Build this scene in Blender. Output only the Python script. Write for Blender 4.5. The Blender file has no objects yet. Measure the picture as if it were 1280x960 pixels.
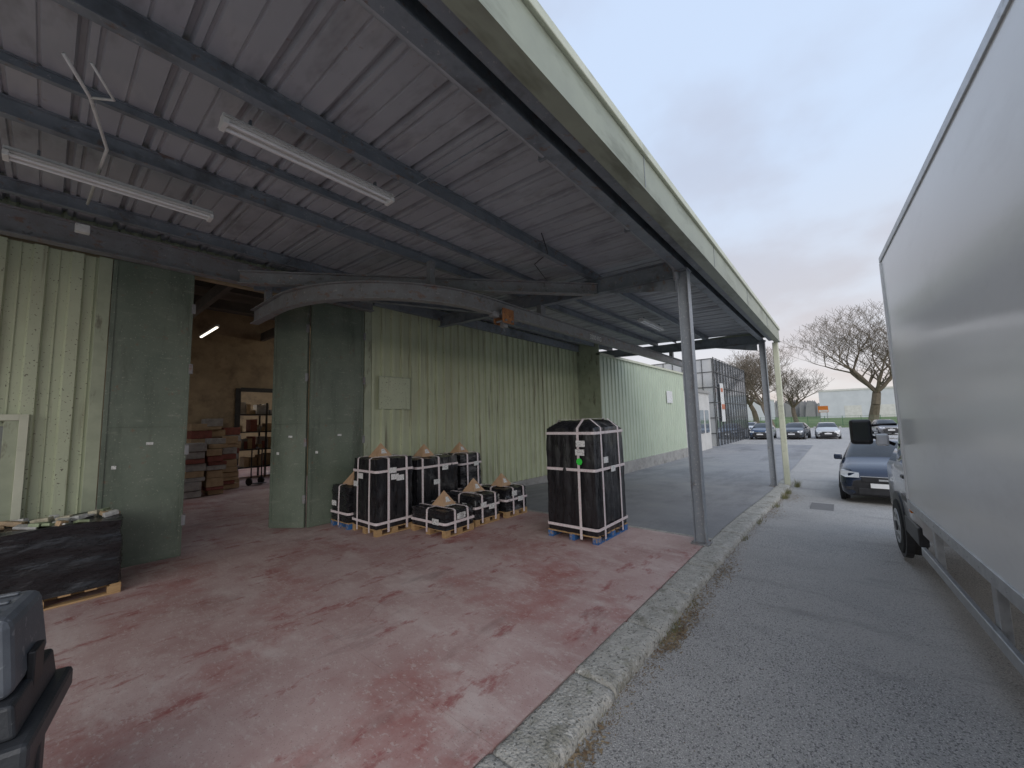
import bpy, bmesh, math, random
from mathutils import Vector, Matrix, noise
random.seed(7)
S=bpy.context.scene
S.view_settings.view_transform='Standard'
try: S.view_settings.look='None'
except: pass
S.view_settings.exposure=0
COL=S.collection
H=2.0
# ------------------------------------------------------------ helpers
def ss(a,b,x):
    t=max(0,min(1,(x-a)/(b-a))); return t*t*(3-2*t)
def lotz(x): return -0.08-0.29*ss(6.5,16,x)
def root(name,loc=(0,0,0),rot=0):
    e=bpy.data.objects.new(name,None); e.empty_display_size=.2
    e.location=loc; e.rotation_euler=(0,0,rot); COL.objects.link(e); return e
def mesh_obj(name,verts,faces,mat=None,parent=None,smooth=False,mats=None,midx=None):
    me=bpy.data.meshes.new(name); me.from_pydata([tuple(v) for v in verts],[],faces); me.update()
    o=bpy.data.objects.new(name,me); COL.objects.link(o)
    if mats:
        for m in mats: me.materials.append(m)
        if midx:
            for p,i in zip(me.polygons,midx): p.material_index=i
    elif mat: me.materials.append(mat)
    if smooth:
        for p in me.polygons: p.use_smooth=True
    if parent: o.parent=parent
    return o
def box(name,x0,x1,y0,y1,z0,z1,mat,parent=None,bevel=0):
    v=[(x0,y0,z0),(x1,y0,z0),(x1,y1,z0),(x0,y1,z0),(x0,y0,z1),(x1,y0,z1),(x1,y1,z1),(x0,y1,z1)]
    f=[(0,3,2,1),(4,5,6,7),(0,1,5,4),(1,2,6,5),(2,3,7,6),(3,0,4,7)]
    o=mesh_obj(name,v,f,mat,parent)
    if bevel:
        m=o.modifiers.new('b','BEVEL'); m.width=bevel; m.segments=2
    return o
def boxes(name,lst,mat,parent=None,bevel=0):
    V=[];F=[]
    for (x0,x1,y0,y1,z0,z1) in lst:
        n=len(V)
        V+=[(x0,y0,z0),(x1,y0,z0),(x1,y1,z0),(x0,y1,z0),(x0,y0,z1),(x1,y0,z1),(x1,y1,z1),(x0,y1,z1)]
        F+=[tuple(i+n for i in q) for q in [(0,3,2,1),(4,5,6,7),(0,1,5,4),(1,2,6,5),(2,3,7,6),(3,0,4,7)]]
    o=mesh_obj(name,V,F,mat,parent)
    if bevel:
        m=o.modifiers.new('b','BEVEL'); m.width=bevel; m.segments=2
    return o
def tube(name,pts,r,mat,parent=None,n=10,closed=True,radii=None):
    pts=[Vector(p) for p in pts]; V=[];F=[]
    for i,p in enumerate(pts):
        d=(pts[min(i+1,len(pts)-1)]-pts[max(i-1,0)]).normalized()
        a=Vector((0,0,1)) if abs(d.z)<.9 else Vector((1,0,0))
        s=d.cross(a).normalized(); u=s.cross(d)
        rr=radii[i] if radii else r
        for k in range(n):
            t=2*math.pi*k/n; V.append(p+s*math.cos(t)*rr+u*math.sin(t)*rr)
    for i in range(len(pts)-1):
        for k in range(n):
            F.append((i*n+k,i*n+(k+1)%n,(i+1)*n+(k+1)%n,(i+1)*n+k))
    F.append(tuple(range(n))[::-1]); F.append(tuple(range((len(pts)-1)*n,len(pts)*n)))
    o=mesh_obj(name,V,F,mat,parent,smooth=True)
    return o
def cyl(name,c,axis,r,l,mat,parent=None,n=28,bevel=0):
    a={'x':Vector((1,0,0)),'y':Vector((0,1,0)),'z':Vector((0,0,1))}[axis]; c=Vector(c)
    s=Vector((0,0,1)) if axis!='z' else Vector((1,0,0)); u=a.cross(s)
    V=[];F=[]
    for e in(-.5,.5):
        for k in range(n):
            t=2*math.pi*k/n; V.append(c+a*l*e+s*math.cos(t)*r+u*math.sin(t)*r)
    for k in range(n): F.append((k,(k+1)%n,n+(k+1)%n,n+k))
    F.append(tuple(range(n))[::-1]);F.append(tuple(range(n,2*n)))
    o=mesh_obj(name,V,F,mat,parent)
    if bevel:
        m=o.modifiers.new('b','BEVEL'); m.width=bevel; m.segments=3; m.limit_method='ANGLE'
    return o
def ibeam(name,path,w,h,mat,parent=None,tf=.018,tw=.012):
    pts=[Vector(p) for p in path]
    prof=[(-w/2,0),(w/2,0),(w/2,-tf),(tw/2,-tf),(tw/2,-h+tf),(w/2,-h+tf),(w/2,-h),(-w/2,-h),(-w/2,-h+tf),(-tw/2,-h+tf),(-tw/2,-tf),(-w/2,-tf)]
    V=[];F=[];n=12
    for i,p in enumerate(pts):
        d=(pts[min(i+1,len(pts)-1)]-pts[max(i-1,0)]); d.z=0; d.normalize()
        s=Vector((d.y,-d.x,0))
        for a,b in prof: V.append(p+s*a+Vector((0,0,b)))
    for i in range(len(pts)-1):
        for k in range(n): F.append((i*n+k,(i+1)*n+k,(i+1)*n+(k+1)%n,i*n+(k+1)%n))
    m=(len(pts)-1)*n
    for b in (0,m):
        F+= [(b+0,b+1,b+2,b+3,b+10,b+11),(b+3,b+4,b+9,b+10),(b+4,b+5,b+6,b+7,b+8,b+9)]
    return mesh_obj(name,V,F,mat,parent)
def corr(name,u0,u1,prof,period,place,mat,parent=None,rows=2,thick=0):
    us=[]
    u=u0
    while u<u1:
        for du,d in prof:
            if u+du<=u1: us.append((u+du,d))
        u+=period
    us.append((u1,0))
    V=[];F=[]
    for r in range(rows):
        for (a,d) in us: V.append(place(a,d,r))
    n=len(us)
    for r in range(rows-1):
        for i in range(n-1): F.append((r*n+i,r*n+i+1,(r+1)*n+i+1,(r+1)*n+i))
    return mesh_obj(name,V,F,mat,parent)
# ------------------------------------------------------------ materials
def mat(name,c1,c2=None,rough=.7,scale=3,detail=3,metal=0,bump=0,bscale=40,spots=None,stretch=(1,1,1),coat=0,lo=.35,hi=.65,rvar=0,bdist=.01,coatr=.05):
    m=bpy.data.materials.new(name); m.use_nodes=True; nt=m.node_tree; N=nt.nodes; L=nt.links
    b=N['Principled BSDF']; b.inputs['Roughness'].default_value=rough; b.inputs['Metallic'].default_value=metal
    if coat: b.inputs['Coat Weight'].default_value=coat; b.inputs['Coat Roughness'].default_value=coatr
    tc=N.new('ShaderNodeTexCoord'); mp=N.new('ShaderNodeMapping'); mp.inputs['Scale'].default_value=stretch
    L.new(tc.outputs['Object'],mp.inputs['Vector'])
    if c2 is None: c2=tuple(x*.85 for x in c1)
    nz=N.new('ShaderNodeTexNoise'); nz.inputs['Scale'].default_value=scale; nz.inputs['Detail'].default_value=detail; nz.inputs['Roughness'].default_value=.65
    L.new(mp.outputs[0],nz.inputs['Vector'])
    cr=N.new('ShaderNodeValToRGB'); cr.color_ramp.elements[0].position=lo; cr.color_ramp.elements[1].position=hi
    cr.color_ramp.elements[0].color=(*c1,1); cr.color_ramp.elements[1].color=(*c2,1)
    L.new(nz.outputs['Fac'],cr.inputs[0]); out=cr.outputs[0]
    for sp in (spots or []):
        col,sc,l,h,st,stn=sp[:6]
        dt=sp[6] if len(sp)>6 else (1 if sc>20 else 4)
        mp2=N.new('ShaderNodeMapping'); mp2.inputs['Scale'].default_value=st; mp2.inputs['Location'].default_value=(sc*.37,1.3,2.1)
        L.new(tc.outputs['Object'],mp2.inputs['Vector'])
        n2=N.new('ShaderNodeTexNoise'); n2.inputs['Scale'].default_value=sc; n2.inputs['Detail'].default_value=dt; n2.inputs['Roughness'].default_value=.7
        L.new(mp2.outputs[0],n2.inputs['Vector'])
        mr=N.new('ShaderNodeMapRange'); mr.inputs['From Min'].default_value=l; mr.inputs['From Max'].default_value=h; mr.inputs['To Max'].default_value=stn
        L.new(n2.outputs['Fac'],mr.inputs[0])
        mx=N.new('ShaderNodeMix'); mx.data_type='RGBA'
        L.new(mr.outputs[0],mx.inputs[0]); L.new(out,mx.inputs[6]); mx.inputs[7].default_value=(*col,1); out=mx.outputs[2]
    L.new(out,b.inputs['Base Color'])
    if rvar:
        mr=N.new('ShaderNodeMapRange'); mr.inputs['To Min'].default_value=max(0,rough-rvar); mr.inputs['To Max'].default_value=min(1,rough+rvar)
        L.new(nz.outputs['Fac'],mr.inputs[0]); L.new(mr.outputs[0],b.inputs['Roughness'])
    if bump:
        n3=N.new('ShaderNodeTexNoise'); n3.inputs['Scale'].default_value=bscale; n3.inputs['Detail'].default_value=2
        L.new(mp.outputs[0],n3.inputs['Vector'])
        bp=N.new('ShaderNodeBump'); bp.inputs['Strength'].default_value=bump; bp.inputs['Distance'].default_value=bdist
        L.new(n3.outputs['Fac'],bp.inputs['Height']); L.new(bp.outputs[0],b.inputs['Normal'])
    return m
def emis(name,c,s):
    m=bpy.data.materials.new(name); m.use_nodes=True; b=m.node_tree.nodes['Principled BSDF']
    b.inputs['Base Color'].default_value=(*c,1); b.inputs['Emission Color'].default_value=(*c,1); b.inputs['Emission Strength'].default_value=s; return m
U=(1,1,1)
M={}
M['asph']=mat('asphalt',(.36,.348,.335),(.44,.425,.405),.92,1.1,5,bump=1,bscale=85,bdist=.014,
   spots=[((.76,.73,.69),105,.56,.64,U,.8),((.11,.108,.105),65,.56,.66,U,.8),((.49,.465,.435),.35,.45,.72,U,.6,5),((.25,.24,.23),2.2,.56,.70,(1,.3,1),.5)])
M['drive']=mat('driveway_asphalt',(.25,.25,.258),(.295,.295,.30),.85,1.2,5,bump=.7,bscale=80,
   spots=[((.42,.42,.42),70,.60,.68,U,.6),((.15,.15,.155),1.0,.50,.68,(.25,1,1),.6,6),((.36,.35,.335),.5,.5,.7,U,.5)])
M['redfloor']=mat('worn_red_paint_concrete',(.43,.272,.25),(.56,.42,.39),.66,1.3,7,bump=.3,bscale=25,rvar=.2,bdist=.006,
   spots=[((.36,.115,.10),.85,.51,.66,U,.72,8),((.66,.56,.52),2.2,.52,.66,(1,.4,1),.6,6),((.30,.065,.06),4.5,.57,.66,(.5,1,1),.7,7),((.62,.54,.50),34,.58,.68,(1,.5,1),.5,2),((.22,.14,.125),1.9,.58,.72,(.35,1,1),.5,6),((.17,.12,.115),80,.66,.70,U,.6)])
M['kerb']=mat('kerb_concrete',(.52,.50,.455),(.37,.355,.315),.92,7,6,bump=1,bscale=45,bdist=.02,spots=[((.20,.19,.14),3,.54,.66,U,.7,7),((.66,.64,.60),18,.57,.65,U,.6),((.09,.09,.08),40,.60,.68,U,.7),((.18,.19,.10),6,.62,.70,U,.45)])
M['conc']=mat('concrete',(.40,.39,.37),(.30,.295,.28),.9,3,4,bump=.6,bscale=30,spots=[((.14,.13,.11),2,.55,.7,U,.6)])
M['greenwall']=mat('green_painted_cladding',(.54,.58,.41),(.48,.525,.37),.5,1.2,4,rvar=.12,
   spots=[((.24,.22,.145),2.6,.57,.72,(4,4,.22),.65),((.10,.085,.06),34,.67,.71,U,.8),((.36,.35,.24),.7,.52,.72,(1,1,.5),.45)])
M['greenlight']=mat('pale_green_cladding',(.50,.57,.45),(.45,.52,.41),.5,.8,3,spots=[((.30,.32,.24),2.2,.56,.72,(3,3,.2),.5)])
M['greendirty']=mat('dirty_green_cladding',(.57,.61,.42),(.50,.54,.37),.48,1.2,3,rvar=.12,
   spots=[((.22,.175,.115),2.6,.56,.70,(5,5,.12),.65,3),((.09,.07,.05),20,.65,.69,(1,1,.7),.8),((.36,.34,.23),.6,.50,.70,(1,1,.4),.5,2),((.11,.08,.055),1.6,.60,.70,(4,4,.22),.65,3)])
M['door']=mat('dark_green_door_paint',(.13,.165,.125),(.185,.22,.17),.42,1.5,5,rvar=.15,bump=.15,bscale=4,
   spots=[((.36,.38,.31),3,.60,.72,(1,1,4),.4),((.075,.09,.065),1.4,.50,.68,(2,2,.4),.7,5),((.42,.41,.35),40,.67,.72,U,.5),((.24,.12,.065),6,.64,.71,U,.6)])
M['flash']=mat('green_flashing',(.42,.46,.33),(.34,.375,.27),.5,3,spots=[((.12,.10,.07),6,.58,.68,(1,1,.3),.7)])
M['fascia']=mat('fascia_green_grey',(.34,.365,.28),(.28,.30,.235),.45,1.5,4,spots=[((.14,.15,.10),2.5,.52,.68,(.3,1,1),.7)])
M['fasciacap']=mat('fascia_cap',(.62,.63,.50),(.54,.56,.43),.4,2,spots=[((.25,.26,.19),5,.58,.7,(.4,1,1),.5)])
M['steel']=mat('painted_grey_steel',(.18,.205,.23),(.235,.26,.285),.5,4,4,rvar=.1,spots=[((.20,.11,.07),7,.58,.68,U,.7),((.45,.45,.45),18,.62,.68,U,.5),((.07,.07,.075),2,.52,.68,U,.6)])
M['rust']=mat('weathered_steel',(.27,.28,.29),(.22,.215,.215),.5,4,4,spots=[((.24,.13,.09),6,.56,.66,(1,1,1.5),.75,5),((.52,.51,.50),16,.62,.68,U,.55),((.08,.07,.065),9,.6,.7,U,.6)],bump=.2,bscale=30)
M['roof']=mat('roof_sheet_underside',(.42,.435,.465),(.36,.37,.40),.55,.7,3,
   spots=[((.54,.54,.54),1.3,.54,.70,(2,.6,1),.45,3),((.17,.165,.175),1.6,.52,.70,(1.6,.6,1),.6,4),((.28,.21,.17),9,.66,.72,U,.5)])
M['galv']=mat('galvanised_pipe',(.40,.43,.47),(.33,.35,.38),.4,8,metal=.2)
M['post']=mat('post_grey_blue',(.31,.335,.365),(.255,.275,.30),.5,3,4,spots=[((.12,.085,.065),5,.58,.68,(1,1,.4),.7),((.5,.5,.5),26,.64,.69,U,.7)])
M['white']=mat('white_enamel',(.80,.80,.78),(.72,.72,.70),.4,6,spots=[((.3,.28,.25),8,.6,.72,U,.5)])
M['tubeglass']=mat('fluorescent_tube_glass',(.85,.86,.86),(.8,.8,.8),.15)
M['truck']=mat('truck_white_paint',(.87,.875,.87),(.84,.845,.84),.35,.6,3,coat=.5,coatr=.12,spots=[((.66,.65,.63),1.8,.52,.75,(.6,1,1.5),.35),((.5,.49,.47),14,.70,.76,U,.2)])
M['truckcab']=mat('cab_white_paint',(.80,.80,.805),(.76,.76,.765),.2,2,coat=.5)
M['alu']=mat('aluminium',(.55,.56,.57),(.45,.46,.47),.38,12,metal=.5,spots=[((.2,.19,.18),8,.6,.7,U,.5)])
M['rubber']=mat('tyre_rubber',(.022,.022,.023),(.035,.035,.035),.8,20,bump=.4,bscale=60)
M['black']=mat('black_plastic',(.018,.018,.02),(.028,.028,.03),.45,10)
M['greyplastic']=mat('grey_plastic_lid',(.095,.105,.12),(.125,.135,.15),.45,6,spots=[((.3,.3,.3),30,.64,.70,U,.5)],bump=.15,bscale=120)
M['darkplastic']=mat('dark_plastic',(.026,.028,.032),(.042,.045,.05),.45,6,spots=[((.16,.16,.16),20,.64,.71,U,.5)],bump=.15,bscale=120)
M['glass']=mat('dark_glass',(.02,.025,.03),(.03,.035,.04),.04,2)
M['dustyglass']=mat('dusty_door_glass',(.16,.175,.16),(.22,.235,.215),.25,3)
M['film']=mat('black_stretch_film',(.012,.012,.014),(.022,.022,.025),.28,6,bump=.45,bscale=5,stretch=(1.2,1.2,3.5),rvar=.12,bdist=.03)
M['filmv']=mat('black_stretch_film_ribbed',(.012,.012,.014),(.022,.022,.025),.22,6,bump=.5,bscale=6,stretch=(3,3,.7),rvar=.1,bdist=.03)
M['strap']=mat('printed_white_tape',(.80,.75,.75),(.72,.63,.63),.5,30,spots=[((.50,.20,.22),70,.58,.63,(1,1,1),.5)])
M['label']=mat('paper_label',(.82,.82,.80),(.75,.75,.73),.6,10,spots=[((.08,.08,.08),70,.58,.60,(.4,.4,2),.7)])
M['wood']=mat('pallet_wood',(.50,.33,.16),(.40,.25,.12),.75,5,stretch=(1,6,6),bump=.3,bscale=30)
M['conewood']=mat('cardboard_cone',(.58,.39,.24),(.50,.32,.19),.75,8)
M['blue']=mat('blue_pallet_paint',(.03,.13,.36),(.05,.16,.38),.6,8,spots=[((.40,.28,.16),14,.52,.6,U,.8)])
M['orange']=mat('hoist_orange',(.42,.18,.06),(.28,.11,.04),.55,12,spots=[((.06,.04,.03),14,.52,.62,U,.8)])
M['dot']=mat('green_sticker',(.05,.75,.08),(.04,.7,.07),.5)
M['inwall']=mat('interior_ochre_wall',(.44,.34,.21),(.33,.255,.16),.8,2,5,spots=[((.16,.12,.08),1.5,.50,.66,U,.6)])
M['inceil']=mat('interior_ceiling',(.17,.16,.14),(.12,.115,.105),.8,2)
M['box1']=mat('red_crates',(.28,.09,.07),(.20,.07,.055),.6,9)
M['box2']=mat('cardboard',(.46,.34,.21),(.36,.26,.16),.8,6)
M['box3']=mat('grey_cartons',(.42,.41,.39),(.28,.27,.26),.7,6)
M['grass']=mat('grass',(.085,.145,.04),(.125,.18,.06),.9,.15,4,bump=.6,bscale=6,spots=[((.18,.17,.08),.4,.5,.7,U,.5)])
M['bark']=mat('bark',(.15,.12,.09),(.20,.165,.13),.9,3)
M['litter']=mat('dead_leaves',(.17,.11,.065),(.33,.26,.16),.9,20)
M['weeds']=mat('weeds',(.12,.14,.05),(.26,.23,.12),.9,9)
M['paleind']=mat('pale_industrial_cladding',(.58,.60,.63),(.52,.54,.57),.6,.3)
M['offwhite']=mat('render_white',(.66,.65,.62),(.56,.55,.52),.8,1)
M['frame']=mat('black_frame',(.03,.03,.033),(.045,.045,.045),.4,5)
M['curtain']=mat('curtain_glass',(.34,.38,.43),(.46,.50,.55),.06,.9,metal=.75)
M['curtainpale']=mat('pale_curtain_glass',(.46,.48,.50),(.55,.56,.55),.12,.7,metal=.3)
M['signred']=mat('sign_red',(.55,.18,.10),None,.5)
M['signorange']=mat('sign_orange',(.75,.22,.03),None,.5)
M['fence']=mat('green_fence',(.06,.16,.08),None,.5)
M['hedge']=mat('distant_woods',(.25,.25,.255),(.30,.295,.29),.95,.2)
M['head']=mat('headlight_glass',(.75,.78,.8),(.6,.62,.65),.08,8)
M['plate']=mat('number_plate',(.8,.8,.8),None,.4)
M['crack']=mat('crack_dirt',(.20,.15,.135),None,.9)
def paint(n,c): return mat(n,c,tuple(x*.9 for x in c),.25,2,coat=.8,metal=.2)

# ------------------------------------------------------------ ground
mesh_obj('ground',[(-600,-1500,-.50),(2500,-1500,-.50),(2500,1500,-.50),(-600,1500,-.50)],[(0,1,2,3)],M['grass'])
xs=[-25,-15,-8,-3,0,3,5,6,7,8,9,10,11,12,13,14,15,16,17,20,30,50,80]
V=[];F=[]
ys=[-60,-20,-5,0,1.6,5,9,14,30]
for x in xs:
    for y in ys: V.append((x,y,lotz(x)-(0 if y<9 else .03)))
n=len(ys)
for i in range(len(xs)-1):
    for j in range(n-1): F.append((i*n+j,(i+1)*n+j,(i+1)*n+j+1,i*n+j+1))
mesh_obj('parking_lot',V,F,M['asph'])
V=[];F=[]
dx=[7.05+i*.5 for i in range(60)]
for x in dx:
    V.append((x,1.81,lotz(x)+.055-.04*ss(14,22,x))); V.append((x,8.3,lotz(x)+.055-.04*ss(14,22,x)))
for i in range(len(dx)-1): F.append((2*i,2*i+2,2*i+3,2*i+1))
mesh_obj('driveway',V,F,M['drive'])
slab=root('loading_bay_floor')
for i,(a,b) in enumerate([(-6,1.9),(1.903,7.05)]):
    for j,(c,d) in enumerate([(1.81,5.1),(5.103,8.25)]):
        box('slab_%d%d'%(i,j),a,b,c,d,-.3,0,M['redfloor'],slab)
box('slab_edge',7.052,7.20,1.81,8.1,-.3,-.012,M['kerb'],slab,.01)
V=[];F=[]
rc=random.Random(3)
for (cx,cy,ang,ln) in [(3.1,3.9,2.6,1.6),(4.8,2.9,.5,1.2),(5.9,2.2,1.9,1.1)]:
    p=Vector((cx,cy)); a=ang; n0=len(V); k=int(ln/.06)
    for i in range(k+1):
        w=.002*(1-.7*i/k)*rc.uniform(.6,1.4); s=Vector((-math.sin(a),math.cos(a)))
        V.append((p.x-s.x*w,p.y-s.y*w,.0022)); V.append((p.x+s.x*w,p.y+s.y*w,.0022))
        a+=rc.gauss(0,.28); a=a*.92+ang*.08; p=p+Vector((math.cos(a),math.sin(a)))*.06
    for i in range(k): F.append((n0+2*i,n0+2*i+2,n0+2*i+3,n0+2*i+1))
mesh_obj('slab_cracks',V,F,M['crack'],slab)
# kerb
kerb=root('concrete_kerb')
x=-5.0;i=0
while x<15.8:
    l=.98 
    j=random.uniform(-.010,.010)
    za=max(lotz(x)+.085,0.004 if x<6 else -9); zb=max(lotz(x+l)+.085,0.004 if x+l<7 else -9)
    jz=random.uniform(-.006,.006)
    V=[];F=[];nx=40
    prof=[(1.455,-.35),(1.457,-.09),(1.462,-.05),(1.475,-.015),(1.50,-.003),(1.54,.002),(1.60,.004),(1.66,.004),(1.72,.003),(1.77,.001),(1.80,-.003),(1.812,-.3)]
    ny=len(prof)
    for a in range(nx+1):
        t=a/nx
        xx=x+.005+(l-.010)*t; zt=za+(zb-za)*t+jz
        er=-.012*max(0,1-min(t,1-t)/.04)
        for (yy,zz) in prof:
            top=zz>-.2
            nn=noise.noise(Vector((xx*5,yy*9,3)))*.014+noise.noise(Vector((xx*19,yy*19,1)))*.010
            V.append((xx,yy+j*.5+(nn*1.6 if top and yy<1.52 else 0),zt+zz+((nn*.45+er) if top else 0)))
    for a in range(nx):
        for b in range(ny-1): F.append((a*ny+b,(a+1)*ny+b,(a+1)*ny+b+1,a*ny+b+1))
    F.append(tuple(range(ny)));F.append(tuple(range(nx*ny,nx*ny+ny))[::-1])
    mesh_obj('kerb_stone_%d'%i,V,F,M['kerb'],kerb,smooth=True)
    x+=l; i+=1
V=[];F=[]
def leaf(x,y,z,s):
    a=random.uniform(0,6.28); t=random.uniform(-.5,.5); n=len(V)
    d=Vector((math.cos(a),math.sin(a),t*.5)); e=Vector((-math.sin(a),math.cos(a),random.uniform(-.5,.5)))
    c=Vector((x,y,z+s*.3))
    V.extend([c-d*s,c-e*s*.4,c+d*s,c+e*s*.4]); F.append((n,n+1,n+2,n+3))
for i in range(3500):
    x=random.uniform(.8,15); y=1.46-abs(random.gauss(0,.07)); leaf(x,y,lotz(x)+.004,random.uniform(.004,.014))
for i in range(500):
    x=random.uniform(.8,12); y=random.uniform(1.47,1.95); leaf(x,y,.008+min(0,lotz(x)+.08),random.uniform(.003,.009))
for i in range(300):
    x=random.uniform(-1,7); y=1.9+abs(random.gauss(0,1.4)); leaf(x,min(y,8),.004,random.uniform(.003,.008))
for i in range(900):
    x=random.uniform(1.2,12); y=1.4-random.uniform(0,1)**2*1.8; leaf(x,y,lotz(x)+.004,random.uniform(.003,.009))
for cx,cy,sd,k in [(3.95,1.38,.13,500),(4.6,1.38,.2,360),(13.4,1.25,.35,420),(10.5,1.35,.3,300),(2.2,1.40,.12,220),(5.9,1.36,.2,250)]:
    for i in range(k):
        x=random.gauss(cx,sd*1.6); y=min(1.47,random.gauss(cy,sd*.35)); leaf(x,y,lotz(x)+.004,random.uniform(.006,.022))
mesh_obj('leaf_litter',V,F,M['litter'])
V=[];F=[]
for cx,cy,k,hh in [(3.9,1.45,90,.06),(4.15,1.42,60,.07),(13.2,1.38,160,.22),(14.2,1.4,120,.2),(9.2,1.42,60,.10),(4.7,1.45,50,.05),(15.9,1.3,160,.28),(11.6,1.4,70,.12),(2.6,1.44,40,.04),(7.7,1.44,50,.08)]:
    for i in range(k):
        x=random.gauss(cx,.14); y=random.gauss(cy,.04); z=lotz(x); n=len(V); a=random.uniform(0,6.28); w=.004
        t=Vector((math.cos(a),math.sin(a),0)); h2=random.uniform(.3,1)*hh
        V.extend([Vector((x,y,z))-t*w,Vector((x,y,z))+t*w,Vector((x,y,z+h2))+Vector((random.uniform(-1,1),random.uniform(-1,1),0))*h2*.6]); F.append((n,n+1,n+2))
mesh_obj('weeds',V,F,M['weeds'])
dr=root('drain_cover',(12.1,.55,lotz(12.1)+.004))
box('plate',-.5,.5,-.22,.22,0,.012,M['frame'],dr)

# ------------------------------------------------------------ warehouse
WH=root('warehouse')
WY=8.2
TR=[(0,0),(.03,.035),(.09,.035),(.12,0)]
TD=[(0,0),(.022,.055),(.085,.055),(.107,0)]
def wallx(name,x0,x1,z0,z1,y,m,period=.22,prof=TR,parent=WH):
    return corr(name,x0,x1,prof,period,lambda u,d,r:(u,y-d,[z0,z1][r]),m,parent)
wallx('cladding_left',-6,.40,0,4.55,WY,M['greenwall'],.34,[(0,0),(.02,.05),(.13,.05),(.15,0),(.235,0),(.24,.015),(.25,.015),(.255,0)])
wallx('cladding_main',4.74,13.95,.06,5.1,WY,M['greendirty'],.27,TD)
box('flashing_left',.40,.54,WY-.06,WY+.055,0,4.56,M['flash'],WH,.005)
box('flashing_right',4.58,4.74,WY-.07,WY+.055,0,4.9,M['flash'],WH,.005)
wallx('cladding_header',-6,4.58,4.60,5.6,WY,M['greenwall'],.24)
box('plinth',4.76,13.94,WY-.065,WY+.055,-.6,.06,M['conc'],WH)
boxes('patch_panel',[(4.95,5.78,WY-.072,WY-.058,2.35,3.1)],M['greenwall'],WH)
boxes('patch_frame',[(4.93,4.95,WY-.076,WY-.056,2.33,3.12),(5.78,5.80,WY-.076,WY-.056,2.33,3.12),(4.95,5.78,WY-.076,WY-.056,3.10,3.12)],M['flash'],WH)
boxes('side_door_frame',[(-.20,-.12,WY-.12,WY-.03,0,2.25),(-1.2,-1.14,WY-.12,WY-.03,0,2.25),(-1.14,-.20,WY-.12,WY-.03,2.17,2.25)],M['fasciacap'],WH,.004)
box('side_door_glass',-1.14,-.32,WY-.09,WY-.065,1.0,2.10,M['dustyglass'],WH)
boxes('side_door_panel',[(-1.14,-.20,WY-.10,WY-.06,.02,1.0),(-.32,-.20,WY-.10,WY-.06,1.0,2.17)],M['flash'],WH,.004)
def leafdoor(name,x0,y0,x1,y1,z0,z1):
    d=Vector((x1-x0,y1-y0,0)); L=d.length; r=root(name,(x0,y0,0),math.atan2(d.y,d.x))
    r.parent=WH
    box('panel',0,L,-.03,.03,z0,z1,M['door'],r,.006)
    boxes('ribs',[(0.0,.05,-.042,-.028,z0+.02,z1-.02),(L-.05,L,-.042,-.028,z0+.02,z1-.02),(.05,L-.05,-.040,-.028,z0+.02,z0+.12),(.05,L-.05,-.040,-.028,2.05,2.08)],M['door'],r,.004)
    boxes('hinges',[(L-.02,L+.03,-.07,-.03,z,z+.16) for z in (.5,1.6,2.9,3.9)],M['rust'],r,.004)
    boxes('stickers',[(L*.5,L*.5+.08,-.036,-.0305,1.78,1.82),(.12,.17,-.036,-.0305,1.45,1.50)],M['label'],r)
    return r
leafdoor('folding_door_leaf',.55,WY-.02,1.5,WY-.06,.03,4.57)
leafdoor('folding_door_leaf',3.42,WY-.03,4.56,WY-.02,.03,4.57)
leafdoor('folding_door_leaf',2.98,WY+.60,3.40,WY+.02,.03,4.55)
# interior
IY=16.9
box('interior_floor',-6,13.8,8.252,26,-.3,-.003,M['redfloor'],WH)
boxes('interior_back_wall',[(-6,4.55,IY,IY+.2,0,6.2),(5.95,13.8,IY,IY+.2,0,6.2),(4.55,5.95,IY,IY+.2,3.4,6.2)],M['inwall'],WH)
boxes('inner_door_frame',[(4.46,4.62,IY-.06,IY-.002,0,3.45),(5.88,6.04,IY-.06,IY-.002,0,3.45),(4.62,5.88,IY-.06,IY-.002,3.33,3.48)],M['frame'],WH)
box('interior_wall_left',-6.2,-6,8.3,26,0,6.2,M['inwall'],WH)
box('interior_wall_right',13.8,13.95,8.3,26,-.4,6.2,M['inwall'],WH)
box('interior_end_wall',-6,13.8,26,26.2,0,6.2,M['inwall'],WH)
boxes('interior_roof',[(-6.2,-4.5,8.26,26.2,6.2,6.3),(-1.5,7.4,8.26,IY+1,6.2,6.3),(11.0,13.95,8.26,26.2,6.2,6.3),(-4.5,-1.5,8.26,9.5,6.2,6.3),(7.4,11.0,8.26,9.5,6.2,6.3),(-4.5,11,22,26.2,6.2,6.3),(-1.5,7.4,IY+1,18.6,6.2,6.3)],M['inceil'],WH)
boxes('interior_beams',[(x,x+.12,8.4,IY-.01,5.3,5.6) for x in (0,2.6,5.2,7.2)]+[(-6,13.8,y,y+.15,5.7,6.0) for y in (10.5,12.5,14.5)],M['inceil'],WH)
boxes('upper_gable',[(-6.2,13.95,8.26,8.36,5.1,6.2)],M['inceil'],WH)
boxes('inner_lining',[(-6,.5,8.26,8.36,0,5.1),(4.66,13.8,8.26,8.36,0,5.1),(.5,4.66,8.26,8.36,4.57,5.1)],M['inwall'],WH)
def strip_in(x0,x1,y,z,e):
    lt=root('interior_strip_light'); box('housing',x0,x1,y,y+.10,z,z+.05,M['white'],lt); box('tube',x0+.05,x1-.05,y+.03,y+.07,z-.04,z-.002,emis('lit_tube',(1,.88,.68),e),lt)
strip_in(4.7,5.8,19.6,3.9,90); strip_in(7.4,8.9,12.6,5.2,70)  # second one is an unseen extra lamp, added to brighten the interior
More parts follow.
